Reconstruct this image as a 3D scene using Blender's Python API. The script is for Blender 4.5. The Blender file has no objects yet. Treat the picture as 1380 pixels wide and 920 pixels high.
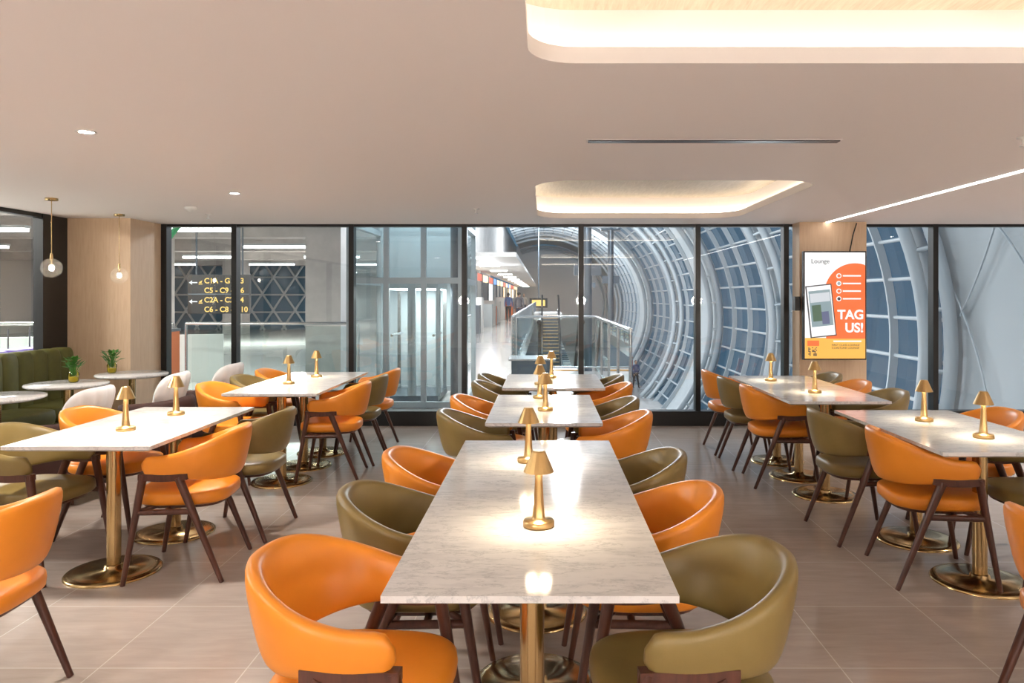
import bpy, math, random
from mathutils import Vector, Matrix
random.seed(4)
S=bpy.context.scene
COL=S.collection
sin,cos,pi=math.sin,math.cos,math.pi
try:
    S.view_settings.view_transform='Standard'
except Exception: pass

# ---------------------------------------------------------------- materials
def mat(name,col=(.5,.5,.5),rough=.5,metal=0,emit=None,estr=0,spec=None,coat=0):
    m=bpy.data.materials.new(name); m.use_nodes=True
    b=m.node_tree.nodes['Principled BSDF']
    b.inputs['Base Color'].default_value=(*col,1)
    b.inputs['Roughness'].default_value=rough
    b.inputs['Metallic'].default_value=metal
    if coat: b.inputs['Coat Weight'].default_value=coat
    if spec is not None: b.inputs['Specular IOR Level'].default_value=spec
    if emit:
        b.inputs['Emission Color'].default_value=(*emit,1)
        b.inputs['Emission Strength'].default_value=estr
    return m
def N(m,t,**kw):
    n=m.node_tree.nodes.new(t)
    for k,v in kw.items():
        if k in n.inputs: n.inputs[k].default_value=v
        else: setattr(n,k,v)
    return n
def L(m,a,b): m.node_tree.links.new(a,b)
def bsdf(m): return m.node_tree.nodes['Principled BSDF']
def ramp(m,fac,stops):
    r=N(m,'ShaderNodeValToRGB'); e=r.color_ramp.elements
    while len(e)<len(stops): e.new(.5)
    for i,(p,c) in enumerate(stops): e[i].position=p; e[i].color=(*c,1)
    L(m,fac,r.inputs['Fac']); return r.outputs['Color']
def coords(m,scale=(1,1,1),kind='Object',rot=(0,0,0)):
    t=N(m,'ShaderNodeTexCoord'); mp=N(m,'ShaderNodeMapping'); mp.inputs['Scale'].default_value=scale; mp.inputs['Rotation'].default_value=rot
    L(m,t.outputs[kind],mp.inputs['Vector']); return mp.outputs['Vector']
def noise(m,vec,scale,detail=4,rough=.5,dist=0):
    n=N(m,'ShaderNodeTexNoise'); n.inputs['Scale'].default_value=scale; n.inputs['Detail'].default_value=detail
    n.inputs['Roughness'].default_value=rough; n.inputs['Distortion'].default_value=dist
    L(m,vec,n.inputs['Vector']); return n.outputs['Fac']
def bump(m,h,strength=.1,dist=.01):
    b=N(m,'ShaderNodeBump'); b.inputs['Strength'].default_value=strength; b.inputs['Distance'].default_value=dist
    L(m,h,b.inputs['Height']); L(m,b.outputs['Normal'],bsdf(m).inputs['Normal'])
def leather(name,c1,c2,rough=.42):
    m=mat(name,c1,rough); v=coords(m)
    L(m,ramp(m,noise(m,v,9,3),[(.3,c1),(.75,c2)]),bsdf(m).inputs['Base Color'])
    bump(m,noise(m,v,260,2),.12,.002); return m
def wood(name,c1,c2,scale=(1,1,1),rough=.4,k=30):
    m=mat(name,c1,rough); v=coords(m,scale)
    L(m,ramp(m,noise(m,v,k,6,.6,.4),[(.3,c1),(.7,c2)]),bsdf(m).inputs['Base Color']); return m
def glass(name,tint=(.9,.95,.97),ior=1.45,rough=0.0,gcol=(1,1,1)):
    m=bpy.data.materials.new(name); m.use_nodes=True; nt=m.node_tree; nt.nodes.clear()
    o=N(m,'ShaderNodeOutputMaterial'); mx=N(m,'ShaderNodeMixShader'); f=N(m,'ShaderNodeFresnel'); f.inputs['IOR'].default_value=ior
    t=N(m,'ShaderNodeBsdfTransparent'); t.inputs['Color'].default_value=(*tint,1)
    g=N(m,'ShaderNodeBsdfGlossy'); g.inputs['Roughness'].default_value=rough; g.inputs['Color'].default_value=(*gcol,1)
    L(m,f.outputs[0],mx.inputs[0]); L(m,t.outputs[0],mx.inputs[1]); L(m,g.outputs[0],mx.inputs[2]); L(m,mx.outputs[0],o.inputs[0]); return m

ORANGE=leather('leather_orange',(.80,.268,.020),(.86,.295,.026),.38)
OLIVE=leather('leather_olive',(.205,.145,.044),(.245,.175,.056),.4)
WALNUT=wood('walnut',(.055,.018,.012),(.11,.038,.023),(1,1,.15),.35,40)
BRASS=mat('brass',(.60,.43,.21),.22,1.0)
LAMPBR=mat('lamp_brass',(.68,.46,.20),.3,1.0)
BLACK=mat('black_frame',(.008,.009,.01),.35)
WHITEP=mat('white_plastic',(.8,.8,.78),.4)
BROWN=leather('brown_velvet',(.045,.018,.015),(.07,.028,.022),.7)
GREEN=leather('green_upholstery',(.085,.085,.016),(.115,.112,.022),.6)
WSHELL=leather('white_fabric',(.76,.75,.74),(.84,.83,.82),.8)
MARBLE=mat('marble',(.7,.7,.7),.11)
v=coords(MARBLE,(1.0,3.0,1),rot=(0,0,.6)); 
n1=noise(MARBLE,v,3.4,12,.72,.35); n2=noise(MARBLE,v,6,10,.75,.3)
c1=ramp(MARBLE,n1,[(.0,(.79,.775,.765)),(.475,(.78,.765,.755)),(.50,(.56,.56,.565)),(.515,(.77,.755,.745)),(1,(.80,.785,.775))])
c2=ramp(MARBLE,n2,[(.36,(.84,.845,.86)),(.54,(1,1,1))])
mx=N(MARBLE,'ShaderNodeMix',data_type='RGBA',blend_type='MULTIPLY'); mx.inputs[0].default_value=1
L(MARBLE,c1,mx.inputs[6]); L(MARBLE,c2,mx.inputs[7]); L(MARBLE,mx.outputs[2],bsdf(MARBLE).inputs['Base Color'])
FLOOR=mat('floor_tiles',(.4,.36,.33),.19)
v=coords(FLOOR)
bk=N(FLOOR,'ShaderNodeTexBrick'); bk.offset=0; bk.squash=1
for k,val in (('Scale',1.0),('Mortar Size',.0026),('Brick Width',.6),('Row Height',.6),('Mortar Smooth',0.1),('Bias',0)): bk.inputs[k].default_value=val
bk.inputs['Color1'].default_value=(.43,.36,.315,1); bk.inputs['Color2'].default_value=(.46,.39,.345,1); bk.inputs['Mortar'].default_value=(.62,.56,.51,1)
L(FLOOR,v,bk.inputs['Vector'])
v2=coords(FLOOR,(1,6,1)); c=ramp(FLOOR,noise(FLOOR,v2,3.5,8,.65,.5),[(.25,(.85,.85,.85)),(.7,(1.05,1.05,1.05))])
mx=N(FLOOR,'ShaderNodeMix',data_type='RGBA',blend_type='MULTIPLY'); mx.inputs[0].default_value=1
L(FLOOR,bk.outputs['Color'],mx.inputs[6]); L(FLOOR,c,mx.inputs[7]); L(FLOOR,mx.outputs[2],bsdf(FLOOR).inputs['Base Color'])
CEIL=mat('ceiling_paint',(.86,.81,.79),.75)
bump(CEIL,noise(CEIL,coords(CEIL),40,3),.04,.002)
PAINT=mat('wall_paint',(.78,.73,.68),.7)
LWOOD=wood('light_wood_panel',(.68,.48,.31),(.76,.57,.39),(6,6,.5),.5,9)
RWOOD=wood('recess_veneer',(.40,.335,.25),(.54,.465,.365),(1,.10,1),.5,60)
GLASS=glass('window_glass',(.88,.93,.95),1.85)
BALG=glass('balustrade_glass',(.72,.86,.86),1.5)
CG_=bpy.data.materials.new('lamp_globe_glass'); CG_.use_nodes=True; CG_.node_tree.nodes.clear()
o=N(CG_,'ShaderNodeOutputMaterial'); mx=N(CG_,'ShaderNodeMixShader'); mx.inputs[0].default_value=.05
t=N(CG_,'ShaderNodeBsdfTransparent'); g=N(CG_,'ShaderNodeBsdfTranslucent'); g.inputs[0].default_value=(.9,.88,.85,1)
mx2=N(CG_,'ShaderNodeMixShader'); mx2.inputs[0].default_value=.07; gg=N(CG_,'ShaderNodeBsdfGlossy'); gg.inputs['Roughness'].default_value=.02
L(CG_,t.outputs[0],mx.inputs[1]); L(CG_,g.outputs[0],mx.inputs[2]); L(CG_,mx.outputs[0],mx2.inputs[1]); L(CG_,gg.outputs[0],mx2.inputs[2]); L(CG_,mx2.outputs[0],o.inputs[0])
def em(name,col,s):
    m=mat(name,(.1,.1,.1),.5,0,col,s); return m
LED=em('cove_led',(1,.89,.72),11)
LEDL=em('linear_led',(1,.95,.9),9)
BULB=em('warm_bulb',(1,.82,.6),60)
DLE=em('downlight_emitter',(1,.95,.9),200)
FLUO=em('fluorescent',(1,.98,.94),12)

# ---------------------------------------------------------------- builder
class B:
    def __init__(s): s.v=[];s.f=[];s.m=[];s.s=[];s.mats=[]
    def mi(s,m):
        if m not in s.mats: s.mats.append(m)
        return s.mats.index(m)
    def add(s,vs,fs,m,smooth=False,M=None):
        o=len(s.v); s.v+= [tuple(M@Vector(p)) if M else tuple(p) for p in vs]
        k=s.mi(m)
        for f in fs: s.f.append([i+o for i in f]); s.m.append(k); s.s.append(smooth)
    def box(s,c,d,m,rz=0,M=None):
        x,y,z=d[0]/2,d[1]/2,d[2]/2
        R=Matrix.Translation(c)@Matrix.Rotation(rz,4,'Z')
        if M: R=M@R
        vs=[(a*x,b*y,e*z) for a in(-1,1) for b in(-1,1) for e in(-1,1)]
        fs=[(0,1,3,2),(4,6,7,5),(0,4,5,1),(2,3,7,6),(0,2,6,4),(1,5,7,3)]
        s.add(vs,fs,m,False,R)
    def bx(s,x0,x1,y0,y1,z0,z1,m): s.box(((x0+x1)/2,(y0+y1)/2,(z0+z1)/2),(x1-x0,y1-y0,z1-z0),m)
    def cyl(s,p0,p1,r0,r1,m,n=16,caps=True,smooth=True,sq=1.0,M=None):
        p0=Vector(p0);p1=Vector(p1);d=(p1-p0).normalized()
        a=Vector((0,0,1)) if abs(d.z)<.95 else Vector((1,0,0))
        u=d.cross(a).normalized(); w=d.cross(u)
        if sq!=1.0 : w=w*sq
        vs=[];
        for p,r in((p0,r0),(p1,r1)):
            for i in range(n):
                t=2*pi*i/n; vs.append(p+u*(r*cos(t))+w*(r*sin(t)))
        fs=[(i,(i+1)%n,n+(i+1)%n,n+i) for i in range(n)]
        s.add(vs,fs,m,smooth,M)
        if caps:
            s.add(vs[:n],[tuple(range(n-1,-1,-1))],m,False,M); s.add(vs[n:],[tuple(range(n))],m,False,M)
    def lathe(s,prof,c,m,n=32,smooth=True,M=None):
        vs=[];
        for r,z in prof:
            for i in range(n):
                t=2*pi*i/n; vs.append((c[0]+r*cos(t),c[1]+r*sin(t),c[2]+z))
        fs=[]
        for k in range(len(prof)-1):
            for i in range(n): fs.append((k*n+i,k*n+(i+1)%n,(k+1)*n+(i+1)%n,(k+1)*n+i))
        s.add(vs,fs,m,smooth,M)
    def sup(s,c,d,m,e1=.4,e2=.4,n=32,k=14,M=None):
        sg=lambda x,e: math.copysign(abs(x)**e,x)
        vs=[]
        for j in range(k+1):
            p=-pi/2+pi*j/k
            for i in range(n):
                t=2*pi*i/n
                vs.append((c[0]+d[0]*sg(cos(p),e1)*sg(cos(t),e2),c[1]+d[1]*sg(cos(p),e1)*sg(sin(t),e2),c[2]+d[2]*sg(sin(p),e1)))
        fs=[(j*n+i,j*n+(i+1)%n,(j+1)*n+(i+1)%n,(j+1)*n+i) for j in range(k) for i in range(n)]
        s.add(vs,fs,m,True,M)
    def rings(s,R,m,closed=True,caps=True,smooth=True):
        n=len(R[0]); vs=[p for r in R for p in r]; fs=[]
        for k in range(len(R)-1):
            for i in range(n if closed else n-1): fs.append((k*n+i,k*n+(i+1)%n,(k+1)*n+(i+1)%n,(k+1)*n+i))
        if caps: fs.append(tuple(range(n-1,-1,-1))); fs.append(tuple((len(R)-1)*n+i for i in range(n)))
        s.add(vs,fs,m,smooth)
    def mesh(s,name):
        me=bpy.data.meshes.new(name); me.from_pydata(s.v,[],s.f)
        for m in s.mats: me.materials.append(m)
        me.polygons.foreach_set('material_index',s.m); me.polygons.foreach_set('use_smooth',s.s); me.update(); return me
    def obj(s,name,loc=(0,0,0),rz=0,parent=None,bev=0):
        return inst(s.mesh(name),name,loc,rz,parent,bev)
def inst(me,name,loc=(0,0,0),rz=0,parent=None,bev=0):
    o=bpy.data.objects.new(name,me); o.location=loc; o.rotation_euler=(0,0,rz); COL.objects.link(o)
    if parent: o.parent=parent
    if bev:
        b=o.modifiers.new('bevel','BEVEL'); b.width=bev; b.segments=2; b.limit_method='ANGLE'
    return o
def empty(name,loc=(0,0,0)):
    e=bpy.data.objects.new(name,None); e.location=loc; COL.objects.link(e); return e
def light(kind,name,loc,power,col=(1,.85,.68),parent=None,rot=(0,0,0),**kw):
    d=bpy.data.lights.new(name,kind); d.energy=power; d.color=col
    for k,v in kw.items(): setattr(d,k,v)
    o=bpy.data.objects.new(name,d); o.location=loc; o.rotation_euler=rot; COL.objects.link(o)
    if parent: o.parent=parent
    return o
def text(body,name,loc,size,m,parent=None,align='LEFT',off=0.0):
    c=bpy.data.curves.new(name,'FONT'); c.body=body; c.size=size; c.align_x=align; c.extrude=.001; c.offset=off
    c.materials.append(m)
    o=bpy.data.objects.new(name,c); o.location=loc; o.rotation_euler=(pi/2,0,0); COL.objects.link(o)
    if parent:o.parent=parent
    return o

H=2.35; YW=8.72; XL=-5.15; XR=6.6; YB=-4.5
# ---------------------------------------------------------------- room
b=B(); b.bx(XL-.1,XR+.1,YB,YW+.1,-.12,0,FLOOR); b.obj('floor')
def rrect(x0,x1,y0,y1,r,n=8):
    P=[]
    for cx,cy,a0 in((x1-r,y1-r,0),(x0+r,y1-r,90),(x0+r,y0+r,180),(x1-r,y0+r,270)):
        for i in range(n+1):
            a=math.radians(a0+90*i/n); P.append((cx+r*cos(a),cy+r*sin(a)))
    return P
REC=[(-.055,2.06,.25,2.70,.17),(-.07,2.06,5.41,8.02,.34),(-.055,2.06,-3.6,-1.2,.2)]  # last recess is unseen behind the camera, added as a fill-light cove
cu=bpy.data.curves.new('ceiling','CURVE'); cu.dimensions='2D'; cu.fill_mode='BOTH'; cu.extrude=.03
def spl(P):
    sp=cu.splines.new('POLY'); sp.points.add(len(P)-1)
    for i,p in enumerate(P): sp.points[i].co=(p[0],p[1],0,1)
    sp.use_cyclic_u=True
spl([(XL-.1,YB),(XR+.1,YB),(XR+.1,YW+.1),(XL-.1,YW+.1)])
for x0,x1,y0,y1,r in REC: spl(rrect(x0,x1,y0,y1,r))
tmp=bpy.data.objects.new('tmp',cu); COL.objects.link(tmp)
dg=bpy.context.evaluated_depsgraph_get(); me=bpy.data.meshes.new_from_object(tmp.evaluated_get(dg))
bpy.data.objects.remove(tmp); me.materials.clear(); me.materials.append(CEIL)
inst(me,'ceiling',(0,0,H+.03))
for k,(x0,x1,y0,y1,r) in enumerate(REC):
    g=.12; P=rrect(x0-g,x1+g,y0-g,y1+g,r+g); zt=H+.24
    b=B(); n=len(P)
    vs=[(p[0],p[1],H+.055) for p in P]+[(p[0],p[1],zt) for p in P]
    b.add(vs,[(i,(i+1)%n,n+(i+1)%n,n+i) for i in range(n)],CEIL,False)
    b.add([(p[0],p[1],zt) for p in P],[tuple(range(n))],RWOOD)
    b.bx(x0-g-.02,x1+g+.02,y0-g-.02,y1+g+.02,zt+.005,zt+.03,CEIL)
    o=b.obj('ceiling_recess')
    b=B(); Q=rrect(x0-g+.02,x1+g-.02,y0-g+.02,y1+g-.02,r+g-.02); Q2=rrect(x0-g+.045,x1+g-.045,y0-g+.045,y1+g-.045,r+g-.045)
    R=[]
    for q,q2 in zip(Q+Q[:1],Q2+Q2[:1]):
        R.append([(q[0],q[1],H+.062),(q2[0],q2[1],H+.062),(q2[0],q2[1],H+.074),(q[0],q[1],H+.074)])
    b.rings(R,LED,True,False,False); b.obj('cove_strip',parent=o)

# back window wall
mull=[-4.45,-3.62,-2.25,-.93,.435,1.80,2.83,4.575,5.95,XR]
for i in range(len(mull)-1):
    x0,x1=mull[i],mull[i+1]; b=B(); w=.03 if i else .045
    b.bx(x0-w,x0+w,YW-.06,YW+.06,.17,H,BLACK)
    b.bx(x0-w,x1-w,YW-.09,YW+.06,0,.17,BLACK)
    b.bx(x0+w,x1-.03,YW-.05,YW+.05,H-.03,H,BLACK)
    b.add([(x0+w,YW,.17),(x1-.03,YW,.17),(x1-.03,YW,H-.02),(x0+w,YW,H-.02)],[(0,1,2,3)],GLASS)
    b.obj('window_%d'%(i+1))
b=B(); b.bx(XL,-4.47,8.02,8.8,0,H,LWOOD); b.obj('wall_column_left')
b=B(); b.bx(2.9,3.66,8.42,8.66,0,H,LWOOD); b.obj('wall_column_right')
b=B()
b.bx(XL-.08,XL,YB,7.9,0,.85,PAINT)
for y in(7.62,5.6,3.6,1.6,-.4,-2.4,-4.4): b.bx(XL-.06,XL+.04,y-.05,y+.05,.85,H,BLACK)
b.bx(XL-.06,XL+.03,YB,7.7,.85,.9,BLACK); b.bx(XL-.06,XL+.03,YB,7.7,H-.04,H,BLACK)
b.bx(XL-.08,XL,7.66,8.05,.85,H,BLACK)
b.obj('wall_left')
b=B(); b.add([(XL-.02,YB,.9),(XL-.02,7.6,.9),(XL-.02,7.6,H-.04),(XL-.02,YB,H-.04)],[(0,1,2,3)],GLASS); b.obj('window_10')
b=B(); b.bx(XR,XR+.1,YB,YW+.1,0,H,PAINT); b.obj('wall_right')
b=B(); b.bx(XL-.1,XR+.1,YB-.1,YB,0,H,PAINT); b.obj('wall_rear')
b=B(); b.bx(XL,XL+.02,YB,4.4,0,.1,BLACK); b.obj('baseboard_left')

# ceiling fittings
b=B(); b.bx(.23,1.61,3.995,4.065,H-.005,H,mat('diffuser_trim',(.7,.66,.64),.5))
b.bx(.24,1.60,4.004,4.026,H-.010,H-.002,BLACK); b.bx(.24,1.60,4.034,4.056,H-.010,H-.002,BLACK); b.obj('air_diffuser')
b=B(); b.bx(3.2,3.235,.2,8.6,H-.006,H+.002,LEDL); o=b.obj('linear_ceiling_light')
def downlight(x,y,p=150):
    b=B(); b.lathe([(.045,0),(.05,-.006),(.036,-.006),(.034,0)],(0,0,0),WHITEP,24); b.lathe([(.0,-.003),(.034,-.003)],(0,0,0),DLE,24)
    o=b.obj('recessed_downlight',(x,y,H))
    light('SPOT','downlight_beam',(0,0,-.02),p,(1,.925,.845),o,spot_size=math.radians(135),spot_blend=.85,shadow_soft_size=.08)
for x,y,p in((-2.35,3.81,190),(-2.53,6.07,190),(-2.3,1.3,150),(4.3,1.5,190),(4.6,4.5,190),(.9,-.4,120),(-4.6,2.3,190),(4.9,7.0,190)): downlight(x,y,p)  # first two are in view; the others are unseen, added for ambient light
b=B(); b.lathe([(0,-.045),(.02,-.045),(.035,-.03),(.055,-.02),(.055,0)],(0,0,0),WHITEP,24); b.obj('smoke_detector',(-3.34,7.02,H))
SPR=B(); SPR.lathe([(0,-.05),(.018,-.05),(.018,-.046),(.006,-.04),(.006,-.015),(.03,-.006),(.03,0)],(0,0,0),WHITEP,16); sp=SPR.mesh('sprinkler')
for p in((-3.44,7.6),(-.65,7.14),(2.55,3.95)): inst(sp,'fire_sprinkler',(p[0],p[1],H))

def pendant(x,y,z,power=12,r=.083):
    e=B(); d=H-z
    e.lathe([(0,0),(0,-.02),(.05,-.02),(.05,0)],(0,0,d),BRASS,24)
    e.cyl((0,0,r+.03),(0,0,d-.02),.0035,.0035,BRASS,8)
    e.cyl((0,0,r-.015),(0,0,r+.04),.014,.010,BRASS,12)
    e.sup((0,0,0),(r,r,r),CG_,1,1,28,16)
    e.sup((0,0,-.0),(.02,.02,.026),BULB,1,1,16,10); e.cyl((0,0,.024),(0,0,r-.01),.008,.008,BRASS,8)
    o=e.obj('globe_pendant_light',(x,y,z))
    light('POINT','bulb_light',(0,0,-.0),power,(1,.82,.62),o,shadow_soft_size=.02)
pendant(-4.24,6.39,1.75); pendant(-4.36,7.62,1.72)
FILLGLOBE=em('fill_globe',(1,.93,.87),7)  # unseen globes behind the camera, added to fill-light the ceiling
for x,y,p in((-2.03,-1.4,950),(3.88,-1.4,1050),(1.04,-3.4,900)):
    e=B(); e.sup((0,0,0),(.11,.11,.11),FILLGLOBE,1,1,28,16); e.cyl((0,0,.10),(0,0,H-1.4),.004,.004,BRASS,8); e.lathe([(0,-.02),(.05,-.02),(.05,0)],(0,0,H-1.4),BRASS,24)
    o=e.obj('fill_globe_pendant',(x,y,1.4)); light('POINT','globe_fill_light',(0,0,0),p,(1,.915,.845),o,shadow_soft_size=.12)

# ---------------------------------------------------------------- chairs
def chair_mesh(name,LE):
    b=B()
    half=[]
    nA=18; RX,RY=.235,.252; X0=.0
    for i in range(nA+1):
        a=pi/2*i/nA; half.append((X0-RX*cos(a),RY*sin(a),-cos(a),sin(a)))
    for i in range(1,9):
        t=i/8; half.append((X0+.195*t,RY-.012*t*t,0.03,1))
    ss=[0]
    for i in range(1,len(half)): ss.append(ss[-1]+math.dist(half[i][:2],half[i-1][:2]))
    T=ss[-1]
    def ring(x,y,nx,ny,s):
        t=s/T; k=min(max((t-.12)/.75,0),1); k=k*k*(3-2*k)
        top=.785-.115*k; bot=.515+.035*k
        th=.062-.008*k; lean=.04*(1-k)+.015
        cap=1; dd=T-s
        if dd<.05: cap=math.sqrt(max(1-((.05-dd)/.05)**2,.02))
        h=(top-bot); zc=(top+bot)/2; h*=.25+.75*cap; th*=.3+.7*cap
        R=[]
        for j in range(20):
            q=2*pi*j/20
            u=th/2*math.copysign(abs(cos(q))**.6,cos(q)); w=h/2*math.copysign(abs(sin(q))**.7,sin(q))
            off=u+lean*(w/h)
            R.append((x+nx*off,y+ny*off,zc+w))
        return R
    rings=[]
    for (x,y,nx,ny),s in reversed(list(zip(half,ss))): rings.append(ring(x,-y,nx,-ny,s))
    rings+= [ring(x,y,nx,ny,s) for (x,y,nx,ny),s in list(zip(half,ss))[1:]]
    b.rings(rings,LE)
    b.sup((.04,0,.432),(.245,.230,.045),LE,.45,.62,40,14)
    b.sup((.04,0,.395),(.215,.2,.02),WALNUT,.3,.6,32,8)
    for s in(-1,1):
        b.cyl((.285,.262*s,0),(.19,.243*s,.57),.0145,.024,WALNUT,10,sq=.85)
        b.cyl((-.21,.256*s,0),(.01,.252*s,.555),.0145,.026,WALNUT,10,sq=.85)
        R=[]
        for i in range(9):
            t=i/8; x=-.04+.25*t; h=.016+.010*sin(pi*t)
            yy=(.253-.010*t*t)*s
            R.append([(x,yy-.019,.562-h),(x,yy+.019,.562-h),(x,yy+.019,.577),(x,yy-.019,.577)])
        b.rings(R,WALNUT,smooth=False)
        b.cyl((.225,.248*s,.375),(-.065,.254*s,.375),.016,.016,WALNUT,8)
        b.cyl((.22,.248*s,.375),(.12,.17*s,.40),.014,.014,WALNUT,8)
        b.cyl((-.06,.252*s,.375),(-.03,.16*s,.40),.014,.014,WALNUT,8)
    b.cyl((.08,-.245,.375),(.08,.245,.375),.014,.014,WALNUT,8)
    return b.mesh(name)
CO=chair_mesh('chair_orange',ORANGE); CG=chair_mesh('chair_olive',OLIVE)
def chair(x,y,face,c,jit=None):
    rz=(0 if face>0 else pi)+(random.uniform(-.06,.06) if jit is None else jit)
    inst(CO if c=='o' else CG,'dining_chair',(x,y,0),rz)

# ---------------------------------------------------------------- tables
def table(xc,w,y0,units,u,px=None):
    b=B()
    for k in range(units):
        ya=y0+k*u+.001; yb=y0+(k+1)*u-.001
        x0,x1=xc-w/2,xc+w/2
        c=.022
        vs=[(x0,ya,.75),(x1,ya,.75),(x1,yb,.75),(x0,yb,.75),(x0,ya,.732),(x1,ya,.732),(x1,yb,.732),(x0,yb,.732),
            (x0+c,ya+.001,.722),(x1-c,ya+.001,.722),(x1-c,yb-.001,.722),(x0+c,yb-.001,.722)]
        if k==0: vs[8]=(x0+c,ya+c,.722); vs[9]=(x1-c,ya+c,.722)
        fs=[(0,1,2,3),(0,4,5,1),(1,5,6,2),(2,6,7,3),(3,7,4,0),(4,8,9,5),(5,9,10,6),(6,10,11,7),(7,11,8,4),(8,11,10,9)]
        b.add(vs,fs,MARBLE)
        cx,cy=xc,(ya+yb)/2
        b.box((cx,cy,.716),(.34,.34,.012),BLACK)
        b.cyl((cx,cy,.02),(cx,cy,.712),.036,.036,BRASS,32)
        b.lathe([(.037,.045),(.048,.04),(.05,.022),(.20,.018),(.232,.014),(.24,.006),(.24,0)],(cx,cy,0),BRASS,48)
    return b.obj('dining_table')
LB=B()
LB.lathe([(0,0),(.05,0),(.051,.004),(.051,.016),(.047,.021),(.024,.023),(.021,.03),(.017,.07),(.0125,.15),(.0125,.2)],(0,0,0),LAMPBR,32)
LB.lathe([(.050,.178),(.022,.243)],(0,0,0),LAMPBR,20,False); LB.lathe([(.022,.243),(.018,.247),(0,.247)],(0,0,0),LAMPBR,20,False)
LB.lathe([(.048,.178),(.021,.238)],(0,0,0),WHITEP,20,False)
LM=LB.mesh('table_lamp')
def lamp(x,y):
    o=inst(LM,'table_lamp',(x,y,.751))
    light('AREA','lamp_glow',(0,0,.186),2.3,(1,.83,.58),o,shape='DISK',size=.075)

table(-.035,.75,1.86,3,.673)
lamp(-.017,2.43); lamp(-.07,3.38)
chair(-.54,2.10,1,'o',-.10); chair(-.49,2.80,1,'g',.02); chair(-.47,3.47,1,'o',.0)
chair(.42,2.10,-1,'g',.10); chair(.39,2.80,-1,'o',-.02); chair(.38,3.45,-1,'g')
table(-.0,.70,4.41,2,.64)
lamp(.01,4.9); lamp(-.03,5.5)
chair(-.40,4.72,1,'g',.1); chair(-.40,5.4,1,'o'); chair(.40,4.66,-1,'o',-.1); chair(.40,5.3,-1,'g')
table(.08,.85,6.1,2,.55)
lamp(.07,6.9); lamp(-.03,6.35)
chair(-.34,6.35,1,'g',.0); chair(-.34,6.95,1,'g'); chair(.46,6.2,-1,'o',0); chair(.46,6.85,-1,'g')
table(-2.35,.75,3.72,2,.67)
lamp(-2.35,4.17); lamp(-2.34,4.72)
chair(-1.93,4.14,-1,'o',.10); chair(-1.90,4.79,-1,'g',-.03); chair(-2.84,4.12,1,'g',-.1); chair(-2.80,4.8,1,'o')
table(-2.13,.74,5.75,3,.56)
lamp(-2.2,6.4); lamp(-2.13,6.95)
chair(-1.74,6.25,-1,'o',.1); chair(-1.72,6.84,-1,'g',.0); chair(-1.72,7.42,-1,'o',0)
chair(-2.60,6.2,1,'o',-.1); chair(-2.58,6.82,1,'g',0); chair(-2.58,7.4,1,'o',0)
table(-2.65,.75,1.7,2,.65)
chair(-2.07,2.67,-1,'o',.05); chair(-3.15,2.4,1,'g')
table(2.30,.75,3.58,2,.67)
lamp(2.34,3.95); lamp(2.30,4.49)
chair(2.05,4.03,1,'o',-.12); chair(1.97,4.72,1,'g',.04); chair(2.74,4.75,-1,'o',0); chair(2.74,4.05,-1,'g',0)
table(2.43,.75,1.6,2,.67)
chair(1.87,2.48,1,'o',0); chair(2.9,2.4,-1,'g')
table(2.13,.74,5.33,3,.58)
lamp(2.12,5.81); lamp(2.03,6.64)
chair(1.88,6.04,1,'o',-.08); chair(1.84,6.66,1,'g',0); chair(1.83,7.28,1,'o',0)
chair(2.52,5.75,-1,'g',0); chair(2.52,6.4,-1,'o',0); chair(2.52,7.02,-1,'g',0)

# round tables
b=B(); b.lathe([(0,.75),(.318,.75),(.322,.745),(.322,.733),(.30,.722),(0,.722)],(0,0,0),MARBLE,48)
b.cyl((0,0,.02),(0,0,.722),.03,.03,BRASS,24); b.lathe([(.032,.03),(.20,.016),(.21,.006),(.21,0)],(0,0,0),BRASS,40)
rt=b.mesh('round_table')
for x,y in((-4.13,5.6),(-4.15,6.46),(-4.04,7.28)): inst(rt,'round_cafe_table',(x,y,0))
# lounge chairs
b=B()
R=[];Rw=[]
for i in range(-16,17):
    a=i/16*math.radians(105); cx,cy=-.31*cos(a),.31*sin(a); nx,ny=-cos(a),sin(a)
    k=abs(i)/16; top=.62-.03*k; bot=.12
    cap=1 if k<.9 else .85
    r=[]
    for j in range(20):
        q=2*pi*j/20; u=.06*cap*math.copysign(abs(cos(q))**.6,cos(q)); w=math.copysign(abs(sin(q))**.5,sin(q))
        z=(top+bot)/2+(top-bot)/2*w; r.append((cx+nx*(u+.03*w),cy+ny*(u+.03*w),z))
    R.append(r)
b.rings(R,BROWN)
b.sup((.02,0,.33),(.28,.25,.10),BROWN,.4,.7)
b.sup((.0,0,.16),(.24,.24,.06),BROWN,.4,.8)
for sx in(-1,1):
    for sy in(-1,1): b.cyl((.2*sx,.2*sy,0),(.17*sx,.17*sy,.14),.012,.018,WALNUT,10)
n=49; R=[]
for i in range(n):
    t=-1+2*i/(n-1); a=t*math.radians(62); top=.56+.275*math.sqrt(max(1-t**4,0.0)); bot=.44
    rr=.25; cx,cy=-rr*cos(a),rr*sin(a); nx,ny=-cos(a),sin(a); r=[]
    th=.06*(.55+.45*math.sqrt(max(1-t**6,0)))*(.85+.2*abs(sin(t*pi*3.5)))
    for j in range(20):
        q=2*pi*j/20; u=th*math.copysign(abs(cos(q))**.8,cos(q)); w=math.copysign(abs(sin(q))**.7,sin(q))
        r.append((cx+nx*(u+.06*w),cy+ny*(u+.06*w),(top+bot)/2+(top-bot)/2*w))
    R.append(r)
b.rings(R,WSHELL)
lc=b.mesh('lounge_chair')
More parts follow.
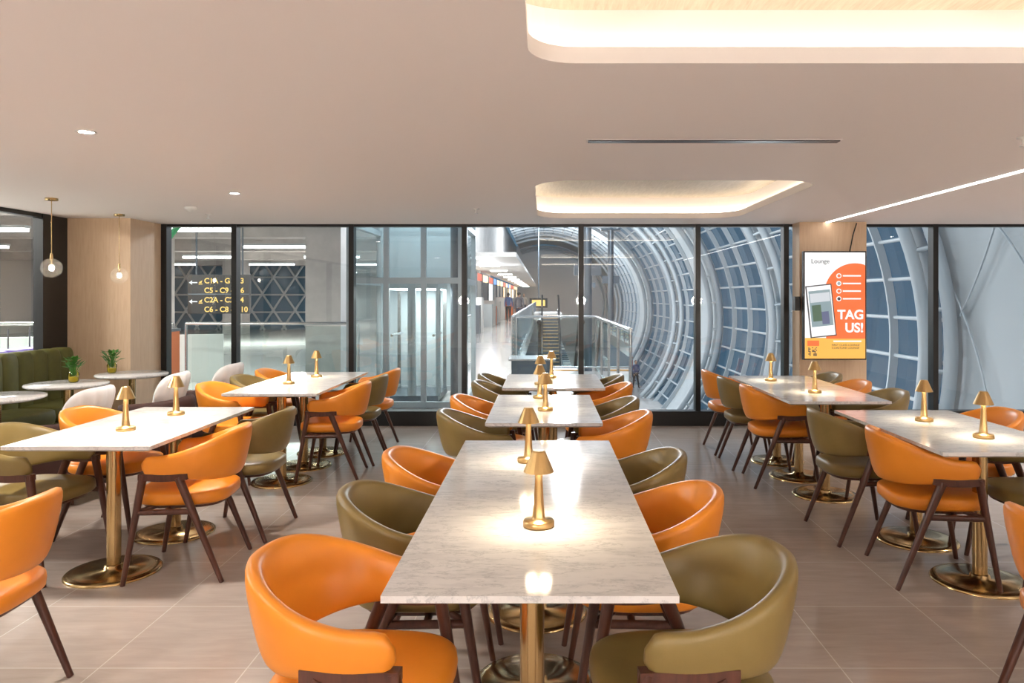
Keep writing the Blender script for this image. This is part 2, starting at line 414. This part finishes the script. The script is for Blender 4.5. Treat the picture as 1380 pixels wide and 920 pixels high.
for x,y,rz in((-3.60,5.55,pi),(-3.52,6.6,pi+.1),(-3.4,7.5,pi),(-3.85,4.75,pi/2)): inst(lc,'lounge_tub_chair',(x,y,0),rz)
# banquette
b=B(); y0,y1=4.5,7.78
b.bx(-5.08,-4.54,y0,y1,.0,.10,BLACK)
b.bx(-5.1,-4.54,y0,y1,.10,.32,GREEN)
nn=16; dy=(y1-y0)/nn
for i in range(nn): b.sup((-5.0,y0+dy*(i+.5),.68),(.10,dy*.54,.30),GREEN,.35,.6,20,12)
for i in range(4): b.sup((-4.81,y0+(y1-y0)/4*(i+.5),.385),(.28,(y1-y0)/8,.085),GREEN,.35,.25,28,10)
b.obj('green_banquette_sofa')

LEAF=leather('leaf',(.03,.14,.015),(.08,.26,.03),.5); POT=glass('vase_glass',(.8,.85,.7),1.45); LEM=mat('lemon',(.8,.55,.03),.5)
def plant(x,y,z,s=1):
    b=B()
    b.lathe([(0,.004),(.035,.004),(.04,.02),(.045,.08),(.035,.10)],(0,0,0),POT,24)
    b.lathe([(0,.006),(.03,.008),(.036,.02),(.038,.05),(0,.05)],(0,0,0),LEM,20)
    for i in range(34):
        a=random.uniform(0,2*pi); h=random.uniform(.11,.20); r=random.uniform(.01,.055)
        base=Vector((.01*cos(a),.01*sin(a),.06)); tip=Vector((r*cos(a),r*sin(a),h)); b.cyl(base,tip,.0025,.0015,LEAF,5)
        d=Vector((cos(a),sin(a),random.uniform(.1,1.4))).normalized(); sd=d.cross(Vector((0,0,1))).normalized()
        Lh=random.uniform(.05,.08); w=.021
        vs=[tip,tip+d*Lh*.4+sd*w+Vector((0,0,.008)),tip+d*Lh,tip+d*Lh*.4-sd*w+Vector((0,0,.008)),tip+d*Lh*.45]
        b.add(vs,[(0,1,4),(1,2,4),(2,3,4),(3,0,4)],LEAF,True)
    b.obj('potted_plant',(x,y,z))
plant(-4.12,6.50,.75); plant(-4.25,7.30,.75)

# ---------------------------------------------------------------- TV display
tv=empty('digital_display_sign',(3.24,8.28,1.405)); 
b=B(); b.bx(-.350,.350,-.02,.035,-.605,.605,BLACK); b.bx(-.15,.15,.035,.14,-.2,.2,BLACK)
b.cyl((.22,.12,.60),(.26,.12,.80),.007,.007,BLACK,8); b.cyl((.26,.12,.80),(.30,.12,.93),.007,.007,BLACK,8)
b.bx(-.42,-.36,.05,.138,-.06,.10,BLACK)
b.obj('screen_housing',parent=tv,bev=.004)
W1=em('screen_white',(.95,.95,.95),1.05); O1=em('screen_orange',(.98,.14,.012),1.05); Y1=em('screen_yellow',(1,.50,.06),1); D1=em('screen_dark',(.03,.03,.05),.4); G1=em('screen_pic',(.35,.5,.55),.7)
b=B(); b.bx(-.335,.335,-.023,-.02,-.59,.59,W1); 
P=[]
cx,cz,r=.22,.13,.34
for i in range(65):
    a=2*pi*i/64; x=min(cx+r*cos(a),.335); z=cz+r*sin(a); P.append((x,-.0245,z))
b.add(P[:-1],[tuple(range(64))],O1)
b.bx(-.335,.335,-.026,-.023,-.59,-.36,Y1); b.bx(-.10,.335,-.0262,-.0235,-.37,.10,O1)
b.obj('screen_image',parent=tv)
b=B()
M=Matrix.Translation((-.16,-.03,-.06))@Matrix.Rotation(math.radians(-6),4,'Y')
b.box((0,0,0),(.29,.008,.58),D1,M=M); b.box((0,-.006,0),(.265,.004,.555),W1,M=M); b.box((0,-.009,.03),(.24,.004,.40),G1,M=M)
b.box((-.05,-.012,-.02),(.10,.004,.18),em('screen_pic2',(.1,.25,.15),.5),M=M); b.box((.04,-.012,-.08),(.08,.004,.14),em('screen_pic3',(.15,.2,.4),.6),M=M); b.box((0,-.012,.15),(.22,.004,.10),em('screen_pic4',(.7,.75,.8),.9),M=M)
for i in range(4): b.cyl((.04,-.031,.33-i*.085),(.04,-.026,.33-i*.085),.028,.028,W1,20); b.cyl((.04,-.033,.33-i*.085),(.04,-.03,.33-i*.085),.018,.018,(O1,G1,O1,D1)[i],16); b.bx(.085,.285,-.030,-.027,.322-i*.085,.338-i*.085,W1)
for i in range(7):
    for j in range(7):
        if random.random()<.55: b.bx(-.30+i*.014,-.288+i*.014,-.03,-.027,-.56+j*.014,-.548+j*.014,D1)
b.bx(-.31,-.18,-.03,-.027,-.45,-.39,O1)
b.bx(-.02,.29,-.030,-.027,-.405,-.39,W1)
b.obj('screen_graphics',parent=tv,bev=0)
text('TAG\nUS!','headline',(.315,-.031,-.15),.145,W1,tv,'RIGHT',.004); text('Lounge','title',(-.27,-.03,.47),.07,D1,tv)
text('FIRST CLASS LOUNGE\nCOASTLINE LOUNGE','footer',(-.04,-.03,-.45),.032,D1,tv)

# ================================================================ OUTSIDE: airport concourse
CONC=mat('concrete',(.42,.40,.38),.8); L(CONC,ramp(CONC,noise(CONC,coords(CONC),1.5,8,.6),[(.3,(.33,.32,.31)),(.7,(.5,.48,.46))]),bsdf(CONC).inputs['Base Color'])
CFLOOR=mat('concourse_floor',(.5,.48,.46),.15)
STEEL=mat('painted_steel',(.46,.51,.54),.4); DSTEEL=mat('grey_steel',(.13,.16,.19),.35,.6)
SST=mat('stainless',(.6,.62,.63),.25,1)
FAB=mat('roof_membrane',(.42,.46,.48),.6)
FAC=glass('facade_glass',(.45,.62,.72),1.5,.02)
b=B(); b.bx(-5,1.1,YW+.12,15,-.4,-.001,CFLOOR); b.bx(-3.4,-.6,15,94.9,-.4,-.001,CFLOOR); b.bx(-21.8,-5.3,-5,9,-.4,-.001,CFLOOR); b.bx(-21.8,-5,9,47.9,-.4,-.001,CFLOOR); b.bx(-5,-3.4,15,47.9,-.4,-.001,CFLOOR); b.obj('concourse_upper_floor')
b=B(); b.bx(-12,14,YW+.12,95,-4.6,-4.2,CFLOOR); b.obj('concourse_lower_floor')
ZC,RX,RZ=.5,8.0,7.5
def tp(th,y,r=0): return (( RX+r)*cos(th),y,ZC+(RZ+r)*sin(th))
A0,A1=math.radians(-42),math.radians(112); NS=48
arches=[14.4,24,33,42,54,75,92]
def bay(y0,y1,m,name):
    b=B(); R=[[tp(A0+(A1-A0)*i/NS,y) for i in range(NS+1)] for y in(y0,y1)]
    b.rings(R,m,False,False,True); return b.obj(name)
bay(9.0,14.4,FAB,'roof_membrane')
b=B()
for (t0,ya,t1,yb) in ((-20,9.5,40,14),(-30,11.5,10,14.2),(40,9.4,5,14)):
    pr=None
    for i in range(13):
        t=i/12; p=tp(math.radians(t0+(t1-t0)*t),ya+(yb-ya)*t,-.12)
        if pr: b.cyl(pr,p,.02,.02,STEEL,6)
        pr=p
b.obj('membrane_cables')
for y0,y1 in((33,38),(54,62),(75,92)): bay(y0,y1,FAB,'roof_membrane')
for y0,y1 in((14.4,33),(38,54),(62,75)):
    bay(y0,y1,FAC,'glazed_facade')
    b=B(); k=int((y1-y0)/2.3)
    for j in range(k+1):
        y=y0+(y1-y0)*j/k
        R=[]
        for i in range(NS+1):
            th=A0+(A1-A0)*i/NS; R.append([tp(th,y-.03,-.02),tp(th,y+.03,-.02),tp(th,y+.03,-.2),tp(th,y-.03,-.2)])
        b.rings(R,STEEL,smooth=False)
    for i in range(0,24):
        th=A0+math.radians(6.6)*i
        p=tp(th,y0,-.08); q=tp(th,y1,-.08); b.cyl(p,q,.045,.045,STEEL,6)
    b.obj('facade_lattice')
def arch(y,r=.13):
    b=B()
    for dy,dr in((-.28,-.25),(.28,-.25),(0,-.6)):
        R=[]
        for i in range(NS+1):
            th=A0+(A1-A0)*i/NS; c=Vector(tp(th,y+dy,dr)); n=Vector((cos(th),0,sin(th)))
            R.append([tuple(c+n*(r*cos(q))+Vector((0,r*sin(q),0))) for q in [2*pi*j/8 for j in range(8)]])
        b.rings(R,STEEL)
    for i in range(0,NS,3):
        th=A0+(A1-A0)*i/NS
        for dy in(-.28,.28): b.cyl(tp(th,y+dy,-.25),tp(th,y,-.6),.05,.05,STEEL,6)
    b.obj('steel_roof_arch')
for y in arches: arch(y)
b=B(); b.bx(-30,-3.6,9.5,47.9,3.3,3.6,CONC)
for y in(12,17,22,27,32,37,42,47): b.bx(-30,-3.6,y-.3,y+.3,2.85,3.3,CONC)
b.bx(-3.8,-3.5,9.5,94.9,3.3,7.9,CONC); b.bx(-30,-7,9.0,9.5,3.3,3.6,CONC)
b.bx(-30,-5.3,-5,9.5,3.3,3.6,CONC)
for y in(-2,2,6): b.bx(-30,-5.3,y-.2,y+.2,2.9,3.3,CONC)
b.cyl((-8.9,13.5,3.3),(-7.6,13.5,2.2),.12,.12,CONC,12); b.cyl((-5.9,18,3.1),(-4.6,18,2.3),.15,.15,CONC,12)
b.obj('concrete_ceiling_structure')
# steel lattice of the neighbouring concourse wing, seen far left
b=B()
for i in range(9):
    x=-20+i*1.0; b.cyl((x,34,0),(x+2.2,34,3.3),.05,.05,STEEL,8); b.cyl((x+2.2,34,0),(x,34,3.3),.05,.05,STEEL,8)
for z in(.8,1.6,2.4): b.cyl((-20,34,z),(-9.8,34,z),.04,.04,STEEL,8)
b.bx(-20,-9.8,34.2,34.25,0,3.3,mat('blue_glazing',(.10,.19,.27),.15)); b.obj('steel_lattice_screen')
LW=mat('light_wall',(.68,.65,.62),.6)
b=B(); b.bx(-22,-3.5,48,48.3,-.01,3.3,LW); b.bx(-22,-21.8,-5,48,-.01,3.3,LW); b.bx(-22,-5.4,-5.3,-5,-.01,3.3,LW); b.obj('wall_concourse_left')
b=B(); b.bx(-4,9,95,95.3,-4.2,8,LW); b.obj('wall_concourse_end')
b=B(); b.bx(-4.05,-3.45,12.6,13.3,0,2.85,CONC); b.bx(-11,-10.3,20,20.7,0,3.3,CONC); b.bx(-9.9,-9.2,7.8,8.6,0,3.3,CONC); b.bx(-13,-12.2,30,30.8,0,3.3,CONC); b.obj('concrete_column')
b=B(); b.box((-7.4,12.6,.42),(3.6,.1,.84),LW,.35); b.obj('low_partition_wall')
b=B()
for x in(-19,-15,-11,-7):
    for y in(-1,4.5,10.5,14.5,19.5,24.5,30,40): b.bx(x-.9,x+.9,y-.06,y+.06,2.78,2.84,FLUO); b.bx(x-.92,x+.92,y-.09,y+.09,2.84,2.9,STEEL)
b.obj('fluorescent_ceiling_lights')
for x,y,p in((-9,12,650),(-9,24,700),(-8.5,5,750),(-12,38,600)): light('AREA','concourse_ceiling_lamp',(x,y,2.8),p,(1,.94,.86),None,shape='RECTANGLE',size=3,size_y=.3)
b=B(); GR=mat('green_pipe',(.02,.30,.12),.4)
b.cyl((-6.2,13,3.0),(-4.6,13,3.0),.05,.05,GR,12); b.cyl((-6.2,13,3.0),(-6.6,13,2.5),.05,.05,GR,12); b.cyl((-20,9.2,2.75),(-6,9.2,2.75),.05,.05,GR,12); b.obj('green_service_pipe')
sg=empty('airport_direction_sign',(-7.02,16,1.56)); b=B(); b.bx(-.66,.66,0,.12,-.42,.42,BLACK); b.bx(-.66,.66,-.006,0,-.01,.01,DSTEEL); b.cyl((-.5,.06,.42),(-.5,.06,1.74),.02,.02,DSTEEL,8); b.cyl((.5,.06,.42),(.5,.06,1.74),.02,.02,DSTEEL,8); b.obj('sign_box',parent=sg)
SY=em('sign_yellow',(1,.62,.08),1.3)
for i,(t) in enumerate(('C1A - G1 - 3','C5 - C9 - C6','C2A - C2 - 4','C6 - C8 - C10')):
    text(t,'sign_text',(-.30,-.012,.235-i*.205),.16,SY,sg,off=.003)
for z in(.25,-.16):
    b=B(); b.bx(-.60,-.45,-.012,-.006,z-.012,z+.012,W1)
    b.add([(-.63,-.012,z),(-.56,-.012,z+.05),(-.56,-.012,z-.05)],[(0,2,1)],W1); b.bx(-.42,-.34,-.012,-.006,z-.04,z-.02,SY); b.add([(-.42,-.012,z),(-.34,-.012,z+.05),(-.36,-.012,z-.01)],[(0,2,1)],SY); b.obj('sign_arrow',parent=sg)
# elevator
b=B(); ex0,ex1,ey0,ey1=-2.62,-1.12,10.0,11.8
PST=mat('elevator_frame',(.40,.45,.47),.35,.3)
for x in(ex0,ex0+.5,ex1-.5,ex1):
    for y in(ey0,ey1): b.bx(x-.035,x+.035,y-.035,y+.035,0,4.5,PST)
for z in(.05,1.72,2.5,3.6):
    for y in(ey0,ey1): b.bx(ex0,ex1,y-.04,y+.04,z-.04,z+.04,PST)
    for x in(ex0,ex1): b.bx(x-.04,x+.04,ey0,ey1,z-.04,z+.04,PST)
EG=glass('elevator_glass',(.80,.87,.88),1.45)
for z0,z1 in((.09,1.68),(1.76,2.46),(2.54,3.56)):
    b.add([(ex0,ey0,z0),(ex1,ey0,z0),(ex1,ey0,z1),(ex0,ey0,z1)],[(0,1,2,3)],EG)
    for x in(ex0,ex1): b.add([(x,ey0,z0),(x,ey1,z0),(x,ey1,z1),(x,ey0,z1)],[(0,1,2,3)],EG)
b.bx(ex0+.04,ex1-.04,11.76,11.8,.1,3.5,mat('shaft_back_panel',(.38,.44,.46),.4))
b.bx(-2.25,-1.5,10.5,11.5,.02,.1,DSTEEL); b.bx(-2.25,-1.5,10.5,11.5,1.62,1.75,PST); b.bx(-2.2,-1.55,10.55,11.45,1.60,1.62,FLUO)
for x in(-2.25,-1.9,-1.85,-1.5): b.bx(x-.03,x+.03,10.5,10.56,.1,1.62,PST)
b.bx(-2.25,-2.2,11.4,11.45,.1,1.62,SST); b.bx(-1.55,-1.5,11.4,11.45,.1,1.62,SST)
b.cyl((-1.3,10.8,0),(-1.3,10.8,4.5),.06,.06,DSTEEL,12)
for x in (-2.18,-1.58): b.cyl((x,10.62,.95),(x,11.4,.95),.02,.02,SST,8)
b.obj('glass_elevator_shaft')
light('AREA','elevator_lamp',(-1.87,11.0,1.58),26,(1,.95,.88),None,shape='RECTANGLE',size=.6,size_y=.8)
light('AREA','elevator_shaft_fill',(-1.87,10.9,3.4),45,(.9,.97,1),None,shape='RECTANGLE',size=1.2,size_y=.5)  # added light at the shaft top, brightens the dark back panel
def railing(name,p,q,z=0,h=1.1):
    b=B(); p=Vector((*p,z)); q=Vector((*q,z)); n=max(1,int((q-p).length/1.4)); up=Vector((0,0,h))
    b.cyl(p+up,q+up,.025,.025,SST,10); b.cyl(p+Vector((0,0,.08)),q+Vector((0,0,.08)),.02,.02,SST,8)
    for i in range(n+1):
        c=p.lerp(q,i/n); b.cyl(c,c+up,.022,.022,SST,8)
    b.add([p+Vector((0,0,.1)),q+Vector((0,0,.1)),q+Vector((0,0,h-.04)),p+Vector((0,0,h-.04))],[(0,1,2,3)],BALG); return b.obj(name)
railing('glass_railing',(-.55,15),(1.05,15)); railing('glass_railing',(1.05,9),(1.05,15)); railing('glass_railing',(-.65,15.2),(-.65,60)); railing('glass_railing',(-5.4,11.2),(-2.8,11.2)); railing('glass_railing',(-9,11.0),(-5.6,11.2))
# escalators: one going down beside the landing, one rising from the lower level further along
def escalator(x0,p,ns=26):
    b=B()
    for k in range(2):
        x=x0+k*.9
        for (ya,za),(yb,zb) in zip(p,p[1:]):
            b.add([(x-.04,ya,za-.3),(x+.04,ya,za-.3),(x+.04,ya,za+.2),(x-.04,ya,za+.2),(x-.04,yb,zb-.3),(x+.04,yb,zb-.3),(x+.04,yb,zb+.2),(x-.04,yb,zb+.2)],
                  [(0,1,2,3),(4,7,6,5),(0,4,5,1),(1,5,6,2),(2,6,7,3),(3,7,4,0)],SST)
            b.add([(x,ya,za+.2),(x,yb,zb+.2),(x,yb,zb+.95),(x,ya,za+.95)],[(0,1,2,3)],BALG)
            b.cyl((x,ya,za+.98),(x,yb,zb+.98),.05,.05,BLACK,8)
    (ya,za),(yb,zb)=p[1],p[2]
    for i in range(ns):
        t=i/(ns-1); y=ya+(yb-ya)*t; z=za+(zb-za)*t; b.bx(x0+.05,x0+.85,y-.16,y+.17,z-.3,z-.1,DSTEEL); b.bx(x0+.05,x0+.85,y-.165,y-.155,z-.12,z-.1,Y1)
    b.obj('escalator')
escalator(-.1,[(15.3,0),(16.5,0),(24.5,-4.2),(26,-4.2)])
escalator(-.1,[(30,-3.9),(31.5,-3.9),(41,0.6),(43,.6)],30)
b=B(); b.bx(-.55,1.0,40.9,46,.25,.6,LW); b.bx(-.3,.8,43,45.5,-4.2,.25,CONC); b.obj('upper_bridge_landing')
b=B(); b.bx(-.55,.15,12.6,13.3,0,.42,DSTEEL); b.bx(-.6,.2,12.55,13.35,.42,.45,SST); b.obj('information_counter')
b=B(); OR=mat('orange_panel',(.75,.16,.03),.5); b.bx(-5.55,-5.35,10.6,10.9,0,1.0,OR); b.box((-5.45,10.59,.6),(.14,.02,.4),W1); b.box((-5.45,10.75,1.02),(.22,.32,.04),DSTEEL); b.obj('information_kiosk')
SH=[em('shop_warm',(1,.72,.42),2.2),em('shop_white',(1,.95,.88),2.7),em('shop_red',(.9,.12,.05),1.2),em('shop_blue',(.15,.35,.8),1.5)]
b=B()
y=24
while y<88:
    L_=random.uniform(2.5,4.5); b.bx(-3.4,-3.35,y,y+L_*.9,.1,2.3,random.choice([SH[0],SH[1],LW,DSTEEL])); b.bx(-3.4,-3.3,y,y+L_*.85,2.35,2.7,random.choice(SH)); b.bx(-3.4,-3.28,y+L_*.9,y+L_,0,2.75,DSTEEL); y+=L_
for i in range(22):
    yy=random.uniform(24,85); b.bx(-3.2,-2.6,yy,yy+1,0,random.uniform(.8,1.5),random.choice([DSTEEL,OR,LW,STEEL]))
b.obj('shopfronts')
b=B(); b.bx(-1.2,.3,62,62.3,.6,1.4,BLACK); b.box((-.45,61.98,1.0),(1.1,.02,.5),SY); b.cyl((-.45,62.1,1.4),(-.45,62.1,7.8),.05,.05,DSTEEL); b.obj('gate_sign')
b=B()
for i in range(34):
    yy=28+i*1.9; b.bx(1.4,1.9,yy,yy+.5,-4.2,-3.2,random.choice([DSTEEL,STEEL,LW]))
b.obj('concourse_seating_rows')
b=B()
for x,y,r in((1.12,19,.10),(2.7,30,.12),(2.7,44,.15)): b.cyl((x,y,-4.2),(x,y,4.2),r,r,DSTEEL,12); b.box((x,y,-4.15),(.5,.5,.1),DSTEEL); b.box((x,y,2.2),(.7,.1,.3),DSTEEL); b.cyl((x-.4,y,4.2),(x+.4,y,4.2),.06,.06,DSTEEL,8)
b.obj('service_mast')
b=B()
for y in range(18,92,6): b.bx(-2.6,-1.8,y,y+.3,2.74,2.8,FLUO)
b.bx(-3.2,-.9,24,92,2.8,2.95,LW); b.obj('corridor_canopy')
b=B(); PU=mat('purple_case',(.18,.12,.45),.4)
for i in range(4): b.sup((0,i*.42,.45),(.17,.19,.33),PU,.3,.3); b.cyl((-.05,i*.42,.7),(-.05,i*.42,1.05),.01,.01,DSTEEL,6)
b.obj('suitcases',(-7.2,9.2,.02))
for x,y,z,p in((2.5,12.5,6,450),(1,22,6.2,1600),(1,38,6.5,2200),(1,60,6.5,3200),(5,17,-2,300),(3,38,-1.5,450),(-1.8,14.2,4.4,500),(-2.2,30,2.4,200),(.5,17,4.6,250)):  # point lights added to brighten the concourse, no fixtures behind them
    light('POINT','concourse_fill_light',(x,y,z),p,(.96,.97,1),None,shadow_soft_size=.3)

# ---------------------------------------------------------------- people (tiny, concourse)
def person(x,y,z,rz,shirt,pants,stride=.18):
    SK=mat('skin',(.45,.26,.17),.6); HR=mat('hair',(.015,.012,.01),.6)
    e=empty('person',(x,y,z)); e.rotation_euler=(0,0,rz)
    def skin(nm,vs,ed,rad,mats,split=None):
        me=bpy.data.meshes.new(nm); me.from_pydata(vs,ed,[]); o=bpy.data.objects.new(nm,me); COL.objects.link(o); o.parent=e
        for m in mats: me.materials.append(m)
        o.modifiers.new('skin','SKIN'); 
        for i,r in enumerate(rad): me.skin_vertices[0].data[i].radius=(r[0],r[1])
        me.skin_vertices[0].data[0].use_root=True
        s=o.modifiers.new('sub','SUBSURF'); s.levels=2; s.render_levels=2
        for p in me.polygons:p.use_smooth=True
    ms=mat('shirt',shirt,.8); mp=mat('trousers',pants,.8); st=stride
    skin('torso_arms',[(0,0,.95),(0,0,1.15),(0,0,1.38),(0,0,1.46),(.17,0,1.42),(.22,-.05,1.15),(.2,st*.7,.92),(-.17,0,1.42),(-.22,.05,1.15),(-.2,-st*.7,.92)],
         [(0,1),(1,2),(2,3),(3,4),(4,5),(5,6),(3,7),(7,8),(8,9)],[(.15,.10),(.14,.10),(.16,.11),(.08,.07),(.06,.06),(.045,.045),(.035,.035),(.06,.06),(.045,.045),(.035,.035)],[ms])
    skin('legs',[(0,0,.95),(.09,0,.88),(.10,-st*.5,.48),(.10,-st,.07),(.10,-st-.14,.04),(-.09,0,.88),(-.10,st*.4,.48),(-.10,st,.09),(-.10,st-.14,.04)],
         [(0,1),(1,2),(2,3),(3,4),(0,5),(5,6),(6,7),(7,8)],[(.14,.11),(.09,.09),(.06,.06),(.04,.04),(.035,.03),(.09,.09),(.06,.06),(.04,.04),(.035,.03)],[mp])
    b=B(); b.cyl((0,0,1.44),(0,0,1.56),.05,.05,SK,12); b.sup((0,-.01,1.62),(.075,.09,.115),SK,1,1,20,12); b.sup((0,.02,1.655),(.083,.092,.10),HR,1,1,20,12)
    b.sup((0,-.105,1.61),(.012,.018,.02),SK,1,1,8,6)
    for s in(-1,1):
        b.sup((s*.03,-.092,1.63),(.01,.008,.007),HR,1,1,8,6); b.sup((s*.078,0,1.615),(.01,.02,.028),SK,1,1,8,6)
        h=Vector((s*.2,s*st*.7,.86)); b.sup(h,(.018,.035,.045),SK,.8,.8,12,8)
        for k in range(4): b.cyl(h+Vector((0,-.024+k*.016,-.03)),h+Vector((-s*.012,-.026+k*.017,-.095+abs(k-1.4)*.008)),.008,.006,SK,6)
        b.cyl(h+Vector((0,-.03,.0)),h+Vector((-s*.005,-.065,-.035)),.009,.007,SK,6)
    b.cyl((0,-.085,1.575),(0,-.088,1.575),.022,.022,mat('lips',(.35,.12,.1),.6),8)
    b.obj('head_and_hands',parent=e)
for a in((5.3,47,-4.2,2.6,(.6,.6,.62),(.03,.04,.08)),(5.75,46.4,-4.2,.4,(.08,.1,.2),(.02,.02,.02)),(5.9,50,-4.2,1.6,(.5,.1,.08),(.05,.05,.06)),(4.9,44,-4.2,3.0,(.7,.7,.7),(.1,.08,.06)),(4.3,46,-4.2,.7,(.05,.05,.06),(.02,.02,.03)),(-2.1,44,0,3.1,(.1,.2,.5),(.02,.02,.03)),(-1.4,52,0,.2,(.6,.5,.4),(.03,.03,.05)),(-1.2,36,0,3.0,(.1,.1,.12),(.03,.03,.05))):
    person(*a)

w=bpy.data.worlds.new('dusk'); S.world=w; w.use_nodes=True
w.node_tree.nodes['Background'].inputs[0].default_value=(.12,.24,.35,1); w.node_tree.nodes['Background'].inputs[1].default_value=.85

cd=bpy.data.cameras.new('camera'); cam=bpy.data.objects.new('camera',cd); COL.objects.link(cam)
cam.location=(0,0,1.5); cam.rotation_euler=(pi/2,0,0); cd.sensor_width=36; cd.sensor_fit='HORIZONTAL'; cd.lens=36*1000/1380
cd.shift_x=-43/1380; cd.shift_y=-60/1380; cd.clip_start=.05; cd.clip_end=300
S.camera=cam
